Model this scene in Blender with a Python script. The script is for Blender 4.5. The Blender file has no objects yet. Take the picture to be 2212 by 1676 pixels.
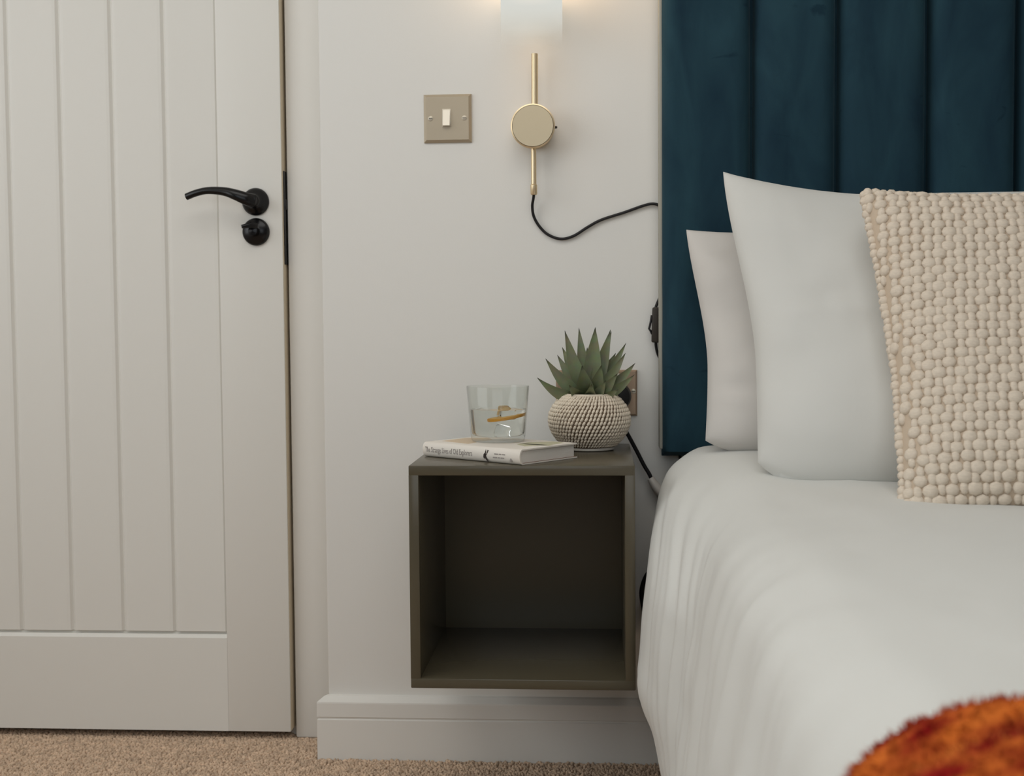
import bpy, bmesh, math, random
import numpy as np
from mathutils import Vector, Matrix, noise

random.seed(7)
rng = np.random.default_rng(7)
sc = bpy.context.scene
col = sc.collection

# ------------------------------------------------------------------ camera
YAW, PITCH, ROLL = 0.06803, -0.05248, 0.0077
cam_d = bpy.data.cameras.new('camera')
cam_d.sensor_width = 36.0
cam_d.lens = 2754.5 / 2212 * 36.0
cam_d.clip_start = 0.01
cam = bpy.data.objects.new('camera', cam_d)
col.objects.link(cam)
R = Matrix.Rotation(YAW, 3, 'Z') @ Matrix.Rotation(PITCH, 3, 'X') @ Matrix.Rotation(ROLL, 3, 'Y')
right, fwd, up = R.col[0].copy(), R.col[1].copy(), R.col[2].copy()
M = Matrix((right, up, -fwd)).transposed().to_4x4()
M.translation = Vector((0.0, -2.3061, 0.8075))
cam.matrix_world = M
cam_d.dof.use_dof = True
cam_d.dof.focus_distance = 2.05
cam_d.dof.aperture_fstop = 6.3
sc.camera = cam

# ------------------------------------------------------------------ world and light
w = bpy.data.worlds.new('world')
sc.world = w
w.use_nodes = True
w.node_tree.nodes['Background'].inputs[0].default_value = (0.75, 0.86, 1.0, 1)
w.node_tree.nodes['Background'].inputs[1].default_value = 1.0


def area(name, loc, target, sx, sy, power, color):
    l = bpy.data.lights.new(name, 'AREA')
    l.shape = 'RECTANGLE'
    l.size, l.size_y = sx, sy
    l.energy = power
    l.color = color
    o = bpy.data.objects.new(name, l)
    o.location = loc
    o.rotation_euler = (Vector(target) - Vector(loc)).to_track_quat('-Z', 'Y').to_euler()
    col.objects.link(o)
    return o


DAY = (1.0, 0.99, 0.955)
area('window_daylight', (0.0, -3.52, 1.55), (0.0, 0, 1.55), 2.3, 1.25, 5.5, DAY)
area('side_window_daylight', (-2.15, -1.75, 1.55), (0, -1.75, 1.55), 2.2, 1.3, 17.5, DAY)
area('overhead_fill', (-.25, -1.65, 2.40), (-.25, -1.65, 0), 2.0, 1.3, 17, DAY)  # added overhead fill

vs = sc.view_settings
vs.view_transform = 'Standard'
vs.look = 'None'
vs.exposure = -0.07
vs.gamma = 1.0
vs.use_curve_mapping = False

# ------------------------------------------------------------------ materials
MATS = {}


def mat(name, color, rough=0.6, metal=0.0, spec=0.5, bump=0.0, bscale=200.0, var=0.0, vscale=30.0,
        sheen=0.0, coat=0.0, trans=0.0, ior=1.45, sheen_tint=None, bdist=0.001, detail=3.0, stretch=None, sss=0.0):
    m = bpy.data.materials.new(name)
    m.use_nodes = True
    nt = m.node_tree
    b = nt.nodes['Principled BSDF']
    b.inputs['Base Color'].default_value = (*color, 1)
    b.inputs['Roughness'].default_value = rough
    b.inputs['Metallic'].default_value = metal
    b.inputs['Specular IOR Level'].default_value = spec
    b.inputs['IOR'].default_value = ior
    b.inputs['Transmission Weight'].default_value = trans
    b.inputs['Coat Weight'].default_value = coat
    if sheen:
        b.inputs['Sheen Weight'].default_value = sheen
        b.inputs['Sheen Roughness'].default_value = 0.35
        if sheen_tint:
            b.inputs['Sheen Tint'].default_value = (*sheen_tint, 1)
    if bump or var:
        tc = nt.nodes.new('ShaderNodeTexCoord')
        mp = nt.nodes.new('ShaderNodeMapping')
        if stretch:
            mp.inputs['Scale'].default_value = stretch
        nt.links.new(tc.outputs['Object'], mp.inputs['Vector'])
    if bump:
        n = nt.nodes.new('ShaderNodeTexNoise')
        n.inputs['Scale'].default_value = bscale
        n.inputs['Detail'].default_value = detail
        nt.links.new(mp.outputs[0], n.inputs['Vector'])
        bp = nt.nodes.new('ShaderNodeBump')
        bp.inputs['Strength'].default_value = bump
        bp.inputs['Distance'].default_value = bdist
        nt.links.new(n.outputs['Fac'], bp.inputs['Height'])
        nt.links.new(bp.outputs[0], b.inputs['Normal'])
    if var:
        n2 = nt.nodes.new('ShaderNodeTexNoise')
        n2.inputs['Scale'].default_value = vscale
        n2.inputs['Detail'].default_value = 4
        nt.links.new(mp.outputs[0], n2.inputs['Vector'])
        cr = nt.nodes.new('ShaderNodeValToRGB')
        cr.color_ramp.elements[0].position = 0.3
        cr.color_ramp.elements[1].position = 0.7
        cr.color_ramp.elements[0].color = (*[c * (1 - var) for c in color], 1)
        cr.color_ramp.elements[1].color = (*[min(1, c * (1 + var)) for c in color], 1)
        nt.links.new(n2.outputs['Fac'], cr.inputs['Fac'])
        nt.links.new(cr.outputs[0], b.inputs['Base Color'])
    MATS[name] = m
    return m


wall_paint = mat('wall_paint', (.81, .795, .755), .75, spec=.25, bump=.15, bscale=350, bdist=.0006)
bounce_cut_paint = mat('dark_teal_bounce_cut', (.05, .075, .085), .8, spec=.2, bump=.15, bscale=350)  # dark colour made up for the unseen front wall to cut bounce light
ceil_paint = mat('ceiling_paint', (.84, .83, .80), .9, spec=.1, bump=.1, bscale=300)
trim_paint = mat('trim_gloss_paint', (.80, .775, .725), .38, spec=.35, bump=.05, bscale=60)
door_paint = mat('door_paint', (.80, .78, .73), .42, spec=.35, bump=.12, bscale=40, bdist=.0006, stretch=(6, 6, .5))
edge_wood = mat('door_edge_wood', (.62, .52, .38), .6, bump=.1, bscale=60)
carpet_base = mat('carpet_backing', (.42, .30, .21), .95, spec=.05, bump=.8, bscale=260, bdist=.004, var=.3, vscale=220)
carpet_m = mat('carpet_yarn', (.62, .455, .325), .95, spec=.05, var=.28, vscale=90, sheen=.2)
black_metal = mat('black_metal', (.007, .0065, .007), .24, metal=.2, spec=.5)
black_plastic = mat('black_plastic', (.012, .011, .012), .45, spec=.4)
dark_brown_plastic = mat('brown_black_plastic', (.035, .028, .022), .5, spec=.4)
brass = mat('satin_brass', (.78, .62, .40), .33, metal=.85, bump=.05, bscale=300, stretch=(1, 1, 12))
brass_face = mat('brushed_brass', (.60, .50, .345), .42, metal=.75, bump=.1, bscale=200, stretch=(1, 8, 1))
steel = mat('champagne_steel', (.49, .415, .31), .42, metal=.45, bump=.06, bscale=300, stretch=(1, 1, 14))
steel_lt = mat('champagne_steel_bevel', (.60, .54, .44), .35, metal=.4)
copper_steel = mat('bronze_steel', (.40, .29, .205), .42, metal=.7, bump=.06, bscale=300, stretch=(1, 1, 14))
rocker_m = mat('rocker_steel', (.66, .61, .52), .35, metal=.5)
socket_ins = mat('socket_insert', (.015, .014, .014), .5)
olive = mat('olive_lacquer', (.088, .074, .047), .27, spec=.6, bump=.04, bscale=120)
white_plastic = mat('white_plastic', (.66, .62, .57), .45)
linen = mat('white_cotton', (.665, .662, .630), .85, spec=.15, bump=.12, bscale=900, bdist=.0006, sheen=.15)
linen_warm = mat('warm_white_cotton', (.635, .608, .575), .85, spec=.15, bump=.12, bscale=900, bdist=.0006, sheen=.1)
duvet_m = mat('duvet_cotton', (.665, .662, .630), .88, spec=.12, bump=.15, bscale=700, bdist=.0008, sheen=.15)
knit_m = mat('cream_knit_yarn', (.72, .625, .515), .9, spec=.1, bump=.35, bscale=420, bdist=.0012, stretch=(1, 1, 3), var=.06, vscale=160, sheen=.15)
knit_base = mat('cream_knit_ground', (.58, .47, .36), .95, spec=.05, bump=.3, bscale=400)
mattress_m = mat('mattress_ticking', (.75, .74, .70), .9)
base_m = mat('bed_base_fabric', (.10, .10, .105), .9, bump=.2, bscale=500)
paper = mat('paper_edges', (.80, .76, .70), .85, bump=.5, bscale=60, bdist=.0008, stretch=(1, 1, 45))
jacket = mat('cream_book_jacket', (.77, .72, .65), .5, spec=.3)
jacket_in = mat('brown_book_board', (.20, .09, .055), .7)
ink = mat('grey_ink', (.30, .27, .25), .8)
ink_dark = mat('black_ink', (.03, .022, .018), .8)
pale_ceramic = mat('pale_ceramic', (.74, .69, .62), .4)
cord_m = mat('natural_cotton_cord', (.76, .665, .54), .9, spec=.1, bump=.3, bscale=700, sheen=.1, var=.08, vscale=80)
basket_in = mat('dark_basket_lining', (.16, .115, .08), .95, spec=.05)
soil = mat('dark_soil', (.018, .013, .012), .95, bump=1, bscale=200, bdist=.004)
window_wht = mat('window_frame_white', (.8, .8, .78), .4)


def thin_glass():
    m = bpy.data.materials.new('clear_glass')
    m.use_nodes = True
    nt = m.node_tree
    for n_ in list(nt.nodes):
        nt.nodes.remove(n_)
    out = nt.nodes.new('ShaderNodeOutputMaterial')
    mix = nt.nodes.new('ShaderNodeMixShader')
    tr = nt.nodes.new('ShaderNodeBsdfTransparent')
    tr.inputs[0].default_value = (.975, .985, .975, 1)
    gl = nt.nodes.new('ShaderNodeBsdfGlossy')
    gl.inputs['Roughness'].default_value = .02
    lw = nt.nodes.new('ShaderNodeLayerWeight')
    lw.inputs[0].default_value = .5
    pw = nt.nodes.new('ShaderNodeMath')
    pw.operation = 'POWER'
    pw.inputs[1].default_value = 4.5
    ma = nt.nodes.new('ShaderNodeMath')
    ma.operation = 'MULTIPLY_ADD'
    ma.inputs[1].default_value = .85
    ma.inputs[2].default_value = .03
    nt.links.new(lw.outputs['Facing'], pw.inputs[0])
    nt.links.new(pw.outputs[0], ma.inputs[0])
    nt.links.new(ma.outputs[0], mix.inputs[0])
    nt.links.new(tr.outputs[0], mix.inputs[1])
    nt.links.new(gl.outputs[0], mix.inputs[2])
    nt.links.new(mix.outputs[0], out.inputs[0])
    return m


glass_m = thin_glass()
water_m = mat('clear_water', (1, 1, 1), .0, trans=1, ior=1.33)
ice_m = mat('clear_ice', (.97, .99, 1), .05, trans=1, ior=1.31)
orange_flesh = mat('orange_flesh', (.85, .52, .14), .5, bump=.3, bscale=200)
orange_rind = mat('orange_rind', (.78, .36, .03), .45, bump=.3, bscale=400)


def velvet():
    m = mat('teal_velvet', (.0150, .042, .063), .85, spec=.12, sheen=.18, sheen_tint=(.30, .50, .60))
    nt = m.node_tree
    b = nt.nodes['Principled BSDF']
    tc = nt.nodes.new('ShaderNodeTexCoord')
    mp = nt.nodes.new('ShaderNodeMapping')
    mp.inputs['Scale'].default_value = (1.6, 1, .55)
    nt.links.new(tc.outputs['Object'], mp.inputs[0])
    n = nt.nodes.new('ShaderNodeTexNoise')
    n.inputs['Scale'].default_value = 9
    n.inputs['Detail'].default_value = 5
    n.inputs['Distortion'].default_value = .6
    nt.links.new(mp.outputs[0], n.inputs['Vector'])
    cr = nt.nodes.new('ShaderNodeValToRGB')
    e = cr.color_ramp.elements
    e[0].position, e[1].position = .3, .68
    e[0].color = (.0125, .034, .053, 1)
    e[1].color = (.0235, .062, .084, 1)
    nt.links.new(n.outputs['Fac'], cr.inputs[0])
    n3 = nt.nodes.new('ShaderNodeTexNoise')
    n3.inputs['Scale'].default_value = 17
    n3.inputs['Detail'].default_value = 6
    n3.inputs['Distortion'].default_value = 1.2
    mp3 = nt.nodes.new('ShaderNodeMapping')
    mp3.inputs['Scale'].default_value = (.7, 1, 1.5)
    nt.links.new(tc.outputs['Object'], mp3.inputs[0])
    nt.links.new(mp3.outputs[0], n3.inputs['Vector'])
    cr3 = nt.nodes.new('ShaderNodeValToRGB')
    cr3.color_ramp.elements[0].position, cr3.color_ramp.elements[1].position = .68, .76
    cr3.color_ramp.elements[0].color, cr3.color_ramp.elements[1].color = (1, 1, 1, 1), (.55, .6, .66, 1)
    nt.links.new(n3.outputs['Fac'], cr3.inputs[0])
    mx = nt.nodes.new('ShaderNodeMix')
    mx.data_type, mx.blend_type = 'RGBA', 'MULTIPLY'
    mx.inputs[0].default_value = 1
    nt.links.new(cr.outputs[0], mx.inputs[6])
    nt.links.new(cr3.outputs[0], mx.inputs[7])
    nt.links.new(mx.outputs[2], b.inputs['Base Color'])
    n2 = nt.nodes.new('ShaderNodeTexNoise')
    n2.inputs['Scale'].default_value = 600
    bp = nt.nodes.new('ShaderNodeBump')
    bp.inputs['Strength'].default_value = .25
    bp.inputs['Distance'].default_value = .0006
    nt.links.new(tc.outputs['Object'], n2.inputs['Vector'])
    nt.links.new(n2.outputs['Fac'], bp.inputs['Height'])
    nt.links.new(bp.outputs[0], b.inputs['Normal'])
    return m


velvet_m = velvet()


def throw_material():
    m = mat('orange_plush', (.5, .12, .02), .95, spec=.05, sheen=.3, sheen_tint=(1, .45, .12))
    nt = m.node_tree
    b = nt.nodes['Principled BSDF']
    tc = nt.nodes.new('ShaderNodeTexCoord')
    n = nt.nodes.new('ShaderNodeTexNoise')
    n.inputs['Scale'].default_value = 30
    n.inputs['Detail'].default_value = 3
    mp = nt.nodes.new('ShaderNodeMapping')
    mp.inputs['Scale'].default_value = (.6, 2.3, .6)
    nt.links.new(tc.outputs['Object'], mp.inputs[0])
    nt.links.new(mp.outputs[0], n.inputs['Vector'])
    cr = nt.nodes.new('ShaderNodeValToRGB')
    e = cr.color_ramp.elements
    e[0].position, e[1].position = .44, .66
    e[0].color = (.24, .010, .010, 1)
    e[1].color = (.66, .17, .030, 1)
    nt.links.new(n.outputs['Fac'], cr.inputs[0])
    nt.links.new(cr.outputs[0], b.inputs['Base Color'])
    return m


throw_m = throw_material()


def leaf_material():
    m = mat('succulent_leaf', (.10, .14, .06), .5, spec=.35)
    nt = m.node_tree
    b = nt.nodes['Principled BSDF']
    uv = nt.nodes.new('ShaderNodeUVMap')
    sep = nt.nodes.new('ShaderNodeSeparateXYZ')
    nt.links.new(uv.outputs[0], sep.inputs[0])
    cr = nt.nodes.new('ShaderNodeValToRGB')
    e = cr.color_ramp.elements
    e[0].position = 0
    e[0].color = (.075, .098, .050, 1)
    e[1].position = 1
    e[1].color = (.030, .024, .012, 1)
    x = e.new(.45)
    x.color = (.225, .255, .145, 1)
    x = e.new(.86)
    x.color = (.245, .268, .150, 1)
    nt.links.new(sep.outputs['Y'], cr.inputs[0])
    tc = nt.nodes.new('ShaderNodeTexCoord')
    n = nt.nodes.new('ShaderNodeTexNoise')
    n.inputs['Scale'].default_value = 70
    nt.links.new(tc.outputs['Object'], n.inputs['Vector'])
    mx = nt.nodes.new('ShaderNodeMix')
    mx.data_type = 'RGBA'
    mx.blend_type = 'MULTIPLY'
    mx.inputs[0].default_value = .45
    nt.links.new(cr.outputs[0], mx.inputs[6])
    nt.links.new(n.outputs['Color'], mx.inputs[7])
    hs = nt.nodes.new('ShaderNodeMath')
    nt.links.new(mx.outputs[2], b.inputs['Base Color'])
    return m


leaf_m = leaf_material()


def lamp_glass():
    """opal glass that clears towards its open lower rim; the bulb above makes it glow"""
    m = bpy.data.materials.new('lit_opal_glass')
    m.use_nodes = True
    nt = m.node_tree
    for n in list(nt.nodes):
        nt.nodes.remove(n)
    out = nt.nodes.new('ShaderNodeOutputMaterial')
    mix = nt.nodes.new('ShaderNodeMixShader')
    tr = nt.nodes.new('ShaderNodeBsdfTransparent')
    em = nt.nodes.new('ShaderNodeEmission')
    geo = nt.nodes.new('ShaderNodeNewGeometry')
    sep = nt.nodes.new('ShaderNodeSeparateXYZ')
    nt.links.new(geo.outputs['Position'], sep.inputs[0])

    def ramp(a, b_, stops):
        mr = nt.nodes.new('ShaderNodeMapRange')
        mr.inputs['From Min'].default_value = a
        mr.inputs['From Max'].default_value = b_
        nt.links.new(sep.outputs['Z'], mr.inputs['Value'])
        cr = nt.nodes.new('ShaderNodeValToRGB')
        cr.color_ramp.interpolation = 'EASE'
        e = cr.color_ramp.elements
        e[0].position, e[0].color = stops[0][0], (*stops[0][1], 1)
        e[1].position, e[1].color = stops[-1][0], (*stops[-1][1], 1)
        for p, c in stops[1:-1]:
            x = e.new(p)
            x.color = (*c, 1)
        nt.links.new(mr.outputs[0], cr.inputs[0])
        return cr
    fac = ramp(1.277, 1.365, [(0, (0, 0, 0)), (.3, (.22, .22, .22)), (.6, (.62, .62, .62)), (1, (1, 1, 1))])
    colr = ramp(1.277, 1.52, [(0, (.155, .145, .125)), (.36, (.170, .172, .160)), (.62, (1.25, .88, .54)), (1, (1.5, 1.05, .64))])
    nt.links.new(colr.outputs[0], em.inputs[0])
    em.inputs[1].default_value = 4.2
    nt.links.new(fac.outputs[0], mix.inputs[0])
    nt.links.new(tr.outputs[0], mix.inputs[1])
    nt.links.new(em.outputs[0], mix.inputs[2])
    nt.links.new(mix.outputs[0], out.inputs[0])
    return m


shade_m = lamp_glass()

# ------------------------------------------------------------------ mesh helpers
WL = {}          # world location of every root and part


def wl(o):
    return WL.get(o.name, Vector((0, 0, 0))) if o else Vector((0, 0, 0))


def link(name, me, parent, at):
    o = bpy.data.objects.new(name, me)
    col.objects.link(o)
    if parent:
        o.parent = parent
        o.location = at - wl(parent)
    else:
        o.location = at
    WL[o.name] = at.copy()
    return o


def build(name, verts, faces, m, parent=None, smooth=False, origin=None, sharp=None):
    """one mesh object from world-space vertices"""
    at = wl(parent).copy() if parent else Vector(origin or (0, 0, 0))
    V = np.array(verts, dtype=np.float64).reshape(-1, 3) - np.array(at)
    me = bpy.data.meshes.new(name)
    me.from_pydata(V.tolist(), [], faces)
    me.update()
    if m:
        me.materials.append(m)
    if smooth:
        me.polygons.foreach_set('use_smooth', [True] * len(me.polygons))
        if sharp:
            me.set_sharp_from_angle(angle=math.radians(sharp))
    return link(name, me, parent, at)


def build_bm(name, bm, m, parent=None, smooth=False, origin=None, sharp=None):
    bm.normal_update()
    vs_ = [v.co[:] for v in bm.verts]
    bm.verts.index_update()
    fs = [[v.index for v in f.verts] for f in bm.faces]
    bm.free()
    return build(name, vs_, fs, m, parent, smooth, origin, sharp)


def bm_box(x0, x1, y0, y1, z0, z1, bev=0.0, seg=2):
    bm = bmesh.new()
    bmesh.ops.create_cube(bm, size=1)
    for v in bm.verts:
        v.co = Vector(((x0 + x1) / 2 + v.co.x * (x1 - x0), (y0 + y1) / 2 + v.co.y * (y1 - y0), (z0 + z1) / 2 + v.co.z * (z1 - z0)))
    if bev:
        bmesh.ops.bevel(bm, geom=bm.edges[:], offset=bev, segments=seg, profile=.5, affect='EDGES')
    return bm


def box(name, x0, x1, y0, y1, z0, z1, m, parent=None, bev=0.0, seg=2, origin=None):
    bm = bm_box(x0, x1, y0, y1, z0, z1, bev, seg)
    return build_bm(name, bm, m, parent, smooth=bev > 0, origin=origin, sharp=25 if seg < 3 else 35)


def lathe_vf(profile, n=48, center=(0, 0, 0), axis='z', cap0=True, cap1=True):
    """profile: list of (radius, height)"""
    V, F = [], []
    for r, h in profile:
        for i in range(n):
            a = 2 * math.pi * i / n
            c, s = r * math.cos(a), r * math.sin(a)
            p = (c, s, h) if axis == 'z' else ((c, -h, s) if axis == 'y' else (h, c, s))
            V.append((p[0] + center[0], p[1] + center[1], p[2] + center[2]))
    for k in range(len(profile) - 1):
        for i in range(n):
            j = (i + 1) % n
            F.append([k * n + i, k * n + j, (k + 1) * n + j, (k + 1) * n + i])
    if cap0:
        F.append(list(range(n))[::-1])
    if cap1:
        F.append([(len(profile) - 1) * n + i for i in range(n)])
    return V, F


def lathe(name, profile, m, parent=None, n=48, center=(0, 0, 0), axis='z', cap0=True, cap1=True, origin=None, sharp=40):
    V, F = lathe_vf(profile, n, center, axis, cap0, cap1)
    return build(name, V, F, m, parent, True, origin, sharp)


def spline(pts, per=8):
    P = [Vector(p) for p in pts]
    P = [P[0] * 2 - P[1]] + P + [P[-1] * 2 - P[-2]]
    out = []
    for i in range(1, len(P) - 2):
        a, b, c, d = P[i - 1], P[i], P[i + 1], P[i + 2]
        for k in range(per):
            t = k / per
            out.append(.5 * ((2 * b) + (c - a) * t + (2 * a - 5 * b + 4 * c - d) * t * t + (3 * b - a - 3 * c + d) * t ** 3))
    out.append(P[-2])
    return out


def tube_vf(pts, radius, n=10):
    """pts: Vectors; radius: number or list of (rx, ry)"""
    V, F = [], []
    up_ = None
    for i, p in enumerate(pts):
        t = (pts[min(i + 1, len(pts) - 1)] - pts[max(i - 1, 0)]).normalized()
        if up_ is None:
            up_ = Vector((0, 0, 1)) if abs(t.z) < .9 else Vector((0, 1, 0))
        s = t.cross(up_).normalized()
        up_ = s.cross(t).normalized()
        r = radius[i] if isinstance(radius, (list, tuple)) else radius
        rx, ry = r if isinstance(r, (list, tuple)) else (r, r)
        for k in range(n):
            a = 2 * math.pi * k / n
            V.append(tuple(p + s * (rx * math.cos(a)) + up_ * (ry * math.sin(a))))
    for i in range(len(pts) - 1):
        for k in range(n):
            j = (k + 1) % n
            F.append([i * n + k, i * n + j, (i + 1) * n + j, (i + 1) * n + k])
    F.append(list(range(n))[::-1])
    F.append([(len(pts) - 1) * n + k for k in range(n)])
    return V, F


def tube(name, pts, radius, m, parent=None, per=8, n=10, origin=None):
    V, F = tube_vf(spline(pts, per) if per else [Vector(p) for p in pts], radius, n)
    return build(name, V, F, m, parent, True, origin, 50)


def cyl(name, p0, p1, r, m, parent=None, n=24):
    V, F = tube_vf([Vector(p0), Vector(p1)], r, n)
    return build(name, V, F, m, parent, True, None, 40)


def thing(name, label, cat, loc=(0, 0, 0), group=None):
    o = link(name, None, None, Vector(loc))
    tag(o, label, cat, group)
    o.empty_display_size = .05
    return o


def tag(o, label, cat, group=None):
    o['label'] = label
    o['category'] = cat
    if group:
        o['group'] = group
    return o


def struct(o):
    o['kind'] = 'structure'
    return o


def many(name, tv, tf, mats3, pos, m, parent=None, origin=None, smooth=True):
    """joins len(pos) transformed copies of a small template into one mesh"""
    at = wl(parent).copy() if parent else Vector(origin or (0, 0, 0))
    tv = np.asarray(tv, float)
    N, K = len(pos), len(tv)
    V = np.einsum('nij,kj->nki', np.asarray(mats3, float), tv) + np.asarray(pos, float)[:, None, :]
    V = (V - np.array(at)).reshape(-1, 3)
    lens = np.array([len(f) for f in tf])
    flat = np.concatenate([np.array(f) for f in tf])
    loops = (flat[None, :] + (np.arange(N) * K)[:, None]).ravel()
    tot = np.tile(lens, N)
    starts = np.concatenate([[0], np.cumsum(tot)[:-1]])
    me = bpy.data.meshes.new(name)
    me.vertices.add(len(V))
    me.vertices.foreach_set('co', V.ravel())
    me.loops.add(len(loops))
    me.loops.foreach_set('vertex_index', loops.astype(np.int32))
    me.polygons.add(len(tot))
    me.polygons.foreach_set('loop_start', starts.astype(np.int32))
    me.polygons.foreach_set('loop_total', tot.astype(np.int32))
    me.polygons.foreach_set('use_smooth', np.full(len(tot), smooth, bool))
    me.update(calc_edges=True)
    me.validate()
    me.materials.append(m)
    o = link(name, me, parent, at)
    o['kind'] = 'stuff'
    return o


def grid_faces(nu, nv, closed_u=False):
    F = []
    for i in range(nu - (0 if closed_u else 1)):
        for j in range(nv - 1):
            a, b = i * nv + j, ((i + 1) % nu) * nv + j
            F.append([a, b, b + 1, a + 1])
    return F


def dome(n=8, rings=3):
    """half ellipsoid, base in z = -0.25"""
    V, F = [], []
    for k in range(rings):
        ph = -.35 + (math.pi / 2 + .35) * k / rings
        for i in range(n):
            a = 2 * math.pi * i / n
            V.append((math.cos(a) * math.cos(ph), math.sin(a) * math.cos(ph), math.sin(ph)))
    V.append((0, 0, 1))
    for k in range(rings - 1):
        for i in range(n):
            j = (i + 1) % n
            F.append([k * n + i, k * n + j, (k + 1) * n + j, (k + 1) * n + i])
    for i in range(n):
        F.append([(rings - 1) * n + i, (rings - 1) * n + (i + 1) % n, rings * n])
    return V, F


def nz(x, y, z=0.0):
    return noise.noise(Vector((x, y, z)))


def sstep(a, b, x):
    t = min(1, max(0, (x - a) / (b - a)))
    return t * t * (3 - 2 * t)


# ================================================================== ROOM SHELL
XL, XR, YF, ZC = -2.2, 2.5, -3.6, 2.42
CORN = -0.5035                  # end of the main wall beside the door
DX0, DX1 = -1.363, -0.5965      # door leaf
DY = .085                       # front face of the leaf

struct(box('floor', XL - .1, XR + .1, YF - .1, .45, -.06, 0, carpet_base))
struct(box('ceiling', XL - .1, XR + .1, YF - .1, .45, ZC, ZC + .06, ceil_paint))
struct(box('wall_back', CORN, XR + .1, 0, .45, 0, ZC, wall_paint, bev=.004))
# wall around the door, set back from the main wall
bm = bmesh.new()
for (a, b, c, d) in ((XL - .1, DX0 - .046, 0, ZC), (DX0 - .046, CORN + .01, 2.05, ZC)):
    t = bm_box(a, b, .112, .45, c, d)
    me = bpy.data.meshes.new('tmp')
    t.to_mesh(me)
    t.free()
    bm.from_mesh(me)
    bpy.data.meshes.remove(me)
struct(build_bm('wall_door_side', bm, wall_paint))


def wall_with_hole(name, axis, pos, thick, a0, a1, h0, h1, z0, z1, m=wall_paint):
    bm_ = bmesh.new()
    spans = [(a0, h0, 0, ZC), (h1, a1, 0, ZC), (h0, h1, 0, z0), (h0, h1, z1, ZC)]
    for (a, b, c, d) in spans:
        t_ = bm_box(pos, pos + thick, a, b, c, d) if axis == 'x' else bm_box(a, b, pos, pos + thick, c, d)
        me_ = bpy.data.meshes.new('tmp')
        t_.to_mesh(me_)
        t_.free()
        bm_.from_mesh(me_)
        bpy.data.meshes.remove(me_)
    return struct(build_bm(name, bm_, m))


wall_with_hole('wall_left', 'x', XL - .1, .1, YF - .1, .112, -2.95, -.55, .85, 2.25)
struct(box('wall_right', XR, XR + .1, YF - .1, 0, 0, ZC, wall_paint))
wall_with_hole('wall_front', 'y', YF - .1, .1, XL, XR, -1.2, 1.2, .9, 2.2, bounce_cut_paint)


def window(name, axis, pos, a0, a1, z0, z1):
    root = struct(link(name, None, None, Vector((pos, (a0 + a1) / 2, z0)) if axis == 'x' else Vector(((a0 + a1) / 2, pos, z0))))

    def bx(n, a, b, c, d, t0, t1, m, bev=.003):
        return box(n, pos - t1, pos - t0, a, b, c, d, m, root, bev) if axis == 'x' else box(n, a, b, pos - t1, pos - t0, c, d, m, root, bev)
    mid = (a0 + a1) / 2
    bx('window_stile', a0, a0 + .06, z0, z1, .03, .08, window_wht)
    bx('window_stile', a1 - .06, a1, z0, z1, .03, .08, window_wht)
    bx('window_mullion', mid - .03, mid + .03, z0 + .06, z1 - .06, .03, .08, window_wht)
    bx('window_rail', a0 + .06, a1 - .06, z0, z0 + .06, .03, .08, window_wht)
    bx('window_rail', a0 + .06, a1 - .06, z1 - .06, z1, .03, .08, window_wht)
    bx('pane', a0 + .06, mid - .03, z0 + .06, z1 - .06, .053, .057, glass_m, 0)
    bx('pane', mid + .03, a1 - .06, z0 + .06, z1 - .06, .053, .057, glass_m, 0)
    return root


window('window_1', 'y', YF, -1.2, 1.2, .9, 2.2)
window('window_2', 'x', XL, -2.95, -.55, .85, 2.25)


def skirting(name, path_fn, a0, a1, mitre0=False):
    """moulded profile (depth, z) swept along a straight run"""
    prof = [(0, 0), (.018, 0), (.018, .0755), (.0155, .077), (.0155, .0795), (.018, .081), (.018, .106), (.0175, .1085), (.015, .1105), (.006, .117), (0, .1185)]
    V, F = [], []
    for a in (a0, a1):
        for d, z in prof:
            V.append(path_fn(a, d, z, a == a0))
    n = len(prof)
    for i in range(n - 1):
        F.append([i, i + 1, n + i + 1, n + i])
    F.append(list(range(n))[::-1])
    F.append([n + i for i in range(n)])
    return struct(build(name, V, F, trim_paint))


skirting('baseboard_back', lambda a, d, z, st: (a - (d if st else 0), -d, z), CORN, XR)
skirting('baseboard_right', lambda a, d, z, st: (XR - d, a, z), -.02, YF)
skirting('baseboard_front', lambda a, d, z, st: (a, YF + d, z), XL, XR)
skirting('baseboard_left', lambda a, d, z, st: (XL + d, a, z), YF, .09)

# door frame (trim): jamb strips and head, with a stop behind the leaf
fr = struct(link('trim_1', None, None, Vector((-.55, .11, 0))))
box('jamb', -.5915, CORN + .004, .105, .26, 0, 2.05, trim_paint, fr, .004)
box('jamb', DX0 - .05, DX0 - .004, .105, .26, 0, 2.05, trim_paint, fr, .004)
box('head', DX0 - .004, -.5915, .105, .26, 1.985, 2.05, trim_paint, fr, .003)
box('stop', -.606, -.5915, .128, .16, 0, 1.985, trim_paint, fr)
# dark landing behind the door is closed off by the wall of the next room
struct(box('wall_beyond', XL - .1, -.3, .45, .5, 0, ZC, wall_paint))

# ------------------------------------------------------------------ door
dr = struct(link('door_1', None, None, Vector((-.98, DY, .018))))
DZ0, DZ1 = .018, 1.982
PX = [-.7195 - .1007 * k for k in range(0, 6)]          # plank joints from the right stile leftwards
PL = -1.2405
DB = DY + .040
box('stile', -.7185, DX1, DY, DB, DZ0, DZ1, door_paint, dr, .0008)
box('stile', DX0, PL - .002, DY, DB, DZ0, DZ1, door_paint, dr, .003)
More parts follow.
